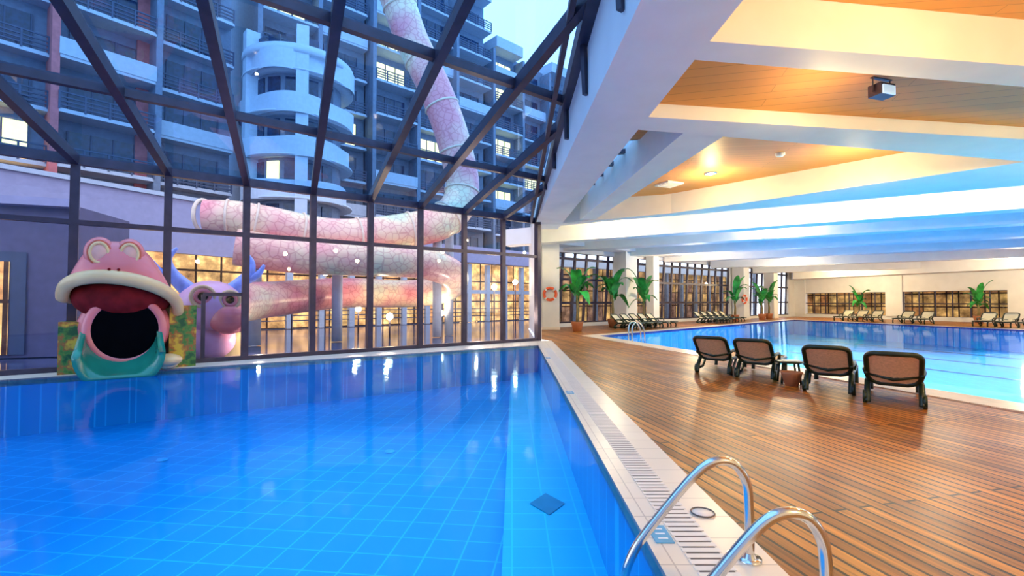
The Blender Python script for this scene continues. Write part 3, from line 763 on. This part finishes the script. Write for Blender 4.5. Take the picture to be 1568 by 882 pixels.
# ------------------------------------------------------------------ loungers
def rrect(w, h, r_, n=5):
    pts=[]
    for cx,cy,a0 in ((w/2-r_,h/2-r_,0),(-w/2+r_,h/2-r_,90),(-w/2+r_,-h/2+r_,180),(w/2-r_,-h/2+r_,270)):
        for i in range(n+1):
            a=math.radians(a0+90*i/n); pts.append((cx+r_*math.cos(a),cy+r_*math.sin(a)))
    return pts
def make_lounger_mesh(panel):
    b = MB(); W=.70
    hp=Vector((0,-.15,.36)); tp=Vector((0,-.72,.90)); bd=(tp-hp); L=bd.length; bd.normalize()
    mid=(hp+tp)/2; nn=Vector((0,bd.z,-bd.y))
    rr_=rrect(W,L,.17)
    P=[mid+Vector((1,0,0))*x+bd*y-nn*(.05*(1-(2*x/W)**2)) for x,y in rr_]
    b.tube(P,.042,'lgreen',8,closed=True)
    inner=[mid+Vector((1,0,0))*x*.93+bd*y*.93-nn*(.05*(1-(2*x/W)**2)) for x,y in rr_]
    cen=mid-nn*.06
    nI=len(inner)
    b.add([cen+nn*.012]+[q+nn*.012 for q in inner],[(0,1+i,1+(i+1)%nI) for i in range(nI)],panel,True)
    b.add([cen-nn*.012]+[q-nn*.012 for q in inner],[(0,1+(i+1)%nI,1+i) for i in range(nI)],panel,True)
    b.tube([mid+Vector((-W/2,0,0))-bd*.25*L,mid+nn*-.08-bd*.28*L,mid+Vector((W/2,0,0))-bd*.25*L],.03,'lgreen',6)
    sr=[Vector((x,.58+y,.36)) for x,y in rrect(W,1.5,.14)]
    b.tube(sr,.042,'lgreen',8,closed=True)
    b.box((0,.58,.36),(W*.9,1.42,.03),panel)
    for i in range(7): b.box((0,-.0+.2*i,.335),(W*.92,.04,.03),'lgreen')
    for s_ in (-1,1):
        x=s_*W/2
        b.tube(smooth_path([(x,-.15,.36),(x,-.34,.2),(x,-.40,.03)],4),.045,'lgreen',8)
        b.tube(smooth_path([(x,1.05,.36),(x,1.15,.2),(x,1.13,.03)],4),.042,'lgreen',8)
        b.tube(smooth_path([(x,.30,.36),(x*1.08,.26,.50),(x*1.1,.05,.56),(x*1.1,-.22,.55),(x*1.02,-.38,.5)],4),.034,'lgreen',8)
        b.tube([(x*1.02,-.32,.11),(x*1.18,-.32,.11)],[.11,.11],'lgreen',16)
        b.tube([(x,-.3,.12),(x,.0,.12),(x,.3,.34)],.03,'lgreen',8)
    return b
lm1 = make_lounger_mesh('lmesh').obj('sun_lounger'); lm2 = make_lounger_mesh('lcream').obj('sun_lounger')
used=set()
def lounger(base,x,y,rot,sc=1.0):
    if base.name not in used: o=base; used.add(base.name)
    else: o=bpy.data.objects.new('sun_lounger',base.data); S.collection.objects.link(o)
    o.location=(x,y,0); o.rotation_euler=(0,0,rot); o.scale=(sc,)*3
def rotfor(dx,dy): return math.atan2(dy,dx)-math.pi/2
R1=rotfor(.62,.78)
for x,y in ((4.95,11.6),(5.55,10.85),(6.1,9.25),(6.45,8.15),(9.0,7.4)): lounger(lm1,x,y,R1,1.0)
for i in range(5): lounger(lm2,6.9+.72*i,29.9+.62*i,rotfor(.72,-.7),1.0)
for i in range(5): lounger(lm2,15.0+.8*i,37.6+.7*i,rotfor(.72,-.7),1.0)
fe=(Vector(poolB[2])-Vector(poolB[1])).normalized()
for i,sx in enumerate((3.0,4.3,5.6,8.0,9.4,13.2,14.4,15.6,18.2,19.6)):
    P=Vector(poolB[1])+fe*sx+Vector((2.9,1.4)); lounger(lm2,P.x,P.y,rotfor(-.85,-.5),1.05)
b = MB(); b.lathe((0,0,.42),[(0.001,.04),(.26,.04),(.28,.02),(.26,0),(0.001,0)],'lgreen',24)
for a in range(4):
    an=a*math.pi/2+.5; b.tube([(.2*math.cos(an),.2*math.sin(an),.42),(.25*math.cos(an),.25*math.sin(an),.0)],.022,'lgreen',8)
b.obj('side_table',(5.8,10.1,0))
b = MB(); b.lathe((0,0,0),[(0.001,0),(.12,0),(.19,.24),(.21,.28),(.17,.28),(.15,.22),(0.001,.2)],'pot',20); b.obj('terracotta_pot',(5.65,9.75,0))

# ------------------------------------------------------------------ banana plants
def plant(x,y,h,seed):
    rnd=random.Random(seed); b=MB(); s_=h/3.6
    b.lathe((0,0,0),[(0.001,0),(.24,0),(.34,.5),(.37,.55),(.31,.55),(.29,.48),(0.001,.46)],'pot',20)
    b.tube([(0,0,.45),(.03,0,1.1),(0,.04,h*.55)],[.10,.08,.06],'trunk',10)
    for i in range(11):
        an=i*2.4+rnd.random()*.5; z0=h*(.42+.018*i); L=(1.45+rnd.random()*.5)*s_; up=.8+rnd.random()*.9
        hd=Vector((math.cos(an),math.sin(an),0)); sd=Vector((-hd.y,hd.x,0)); N=9; vs=[]
        for j in range(N+1):
            t=j/N; P=Vector((0,0,z0))+hd*(L*(.1+.9*t)*(.55+.45*t)*.68)+Vector((0,0,1))*(L*(up*1.5*t-1.15*t*t*(1.25 if i<6 else .9)))
            w=.30*s_*math.sin(math.pi*min(1,t*.93+.06))**.7*(0.12 if t<.12 else 1)
            vs+= [P-sd*w+Vector((0,0,.05)),P,P+sd*w+Vector((0,0,.05))]
        fs=[]
        for j in range(N): fs+=[(3*j,3*j+1,3*j+4,3*j+3),(3*j+1,3*j+2,3*j+5,3*j+4)]
        b.add(vs,fs,'leaf',True)
    b.obj('banana_plant',(x,y,0))
for i,(x,y,h) in enumerate(((3.7,27.3,3.7),(6.7,32.0,3.8),(9.3,34.0,3.2),(19.4,41.8,3.2),(23.2,44.6,3.0),(24.6,46.0,3.0),(33.6,46.5,2.7),(36.9,38,2.6))): plant(x,y,h,i+1)

def buoy(x,y,z,rot=0):
    b=MB(); R=.36
    b.tube([(R*math.cos(a),0,R*math.sin(a)) for a in [i*math.pi/20 for i in range(40)]],.085,'buoy',12,closed=True)
    for a0 in (0.8,2.37,3.94,5.5):
        b.tube([(R*math.cos(a0+q_),0,R*math.sin(a0+q_)) for q_ in (-.14,-.07,0,.07,.14)],.09,'white',12)
    b.obj('lifebuoy',(x,y,z),rot)
buoy(2.3,28.98,2.15); buoy(21.5,44.4,1.9,.6)
b=MB()
for o_ in (0,.6):
    b.tube(smooth_path([(0,o_,0.02),(0,o_,.6),(.15,o_,.8),(.35,o_,.75),(.5,o_,.4),(.55,o_,-.6)],5),.03,'chrome',10)
for z in (-.2,-.5): b.tube([(.55,0,z),(.55,.6,z)],.025,'chrome',8)
b.obj('pool_ladder',(5.0,20.0,.02),.0)

# ------------------------------------------------------------------ world, camera
w = bpy.data.worlds.new('dusk_sky'); S.world=w; w.use_nodes=True; nt=w.node_tree
bg=nt.nodes['Background']; tc=nt.nodes.new('ShaderNodeTexCoord'); n=nt.nodes.new('ShaderNodeTexNoise'); n.inputs['Scale'].default_value=2.0; n.inputs['Detail'].default_value=4
rp=nt.nodes.new('ShaderNodeValToRGB'); rp.color_ramp.elements[0].position=.35; rp.color_ramp.elements[1].position=.7
rp.color_ramp.elements[0].color=(.80,.86,1,1); rp.color_ramp.elements[1].color=(1,.98,1,1)
nt.links.new(tc.outputs['Generated'],n.inputs['Vector']); nt.links.new(n.outputs['Fac'],rp.inputs['Fac']); nt.links.new(rp.outputs[0],bg.inputs[0])
bg.inputs[1].default_value=2.9

cam=bpy.data.cameras.new('camera'); co=bpy.data.objects.new('camera',cam); S.collection.objects.link(co)
co.location=(0,0,1.7); co.rotation_euler=(math.radians(90+1.604),0,0); cam.sensor_width=36; cam.lens=16.875; cam.clip_end=500
S.camera=co
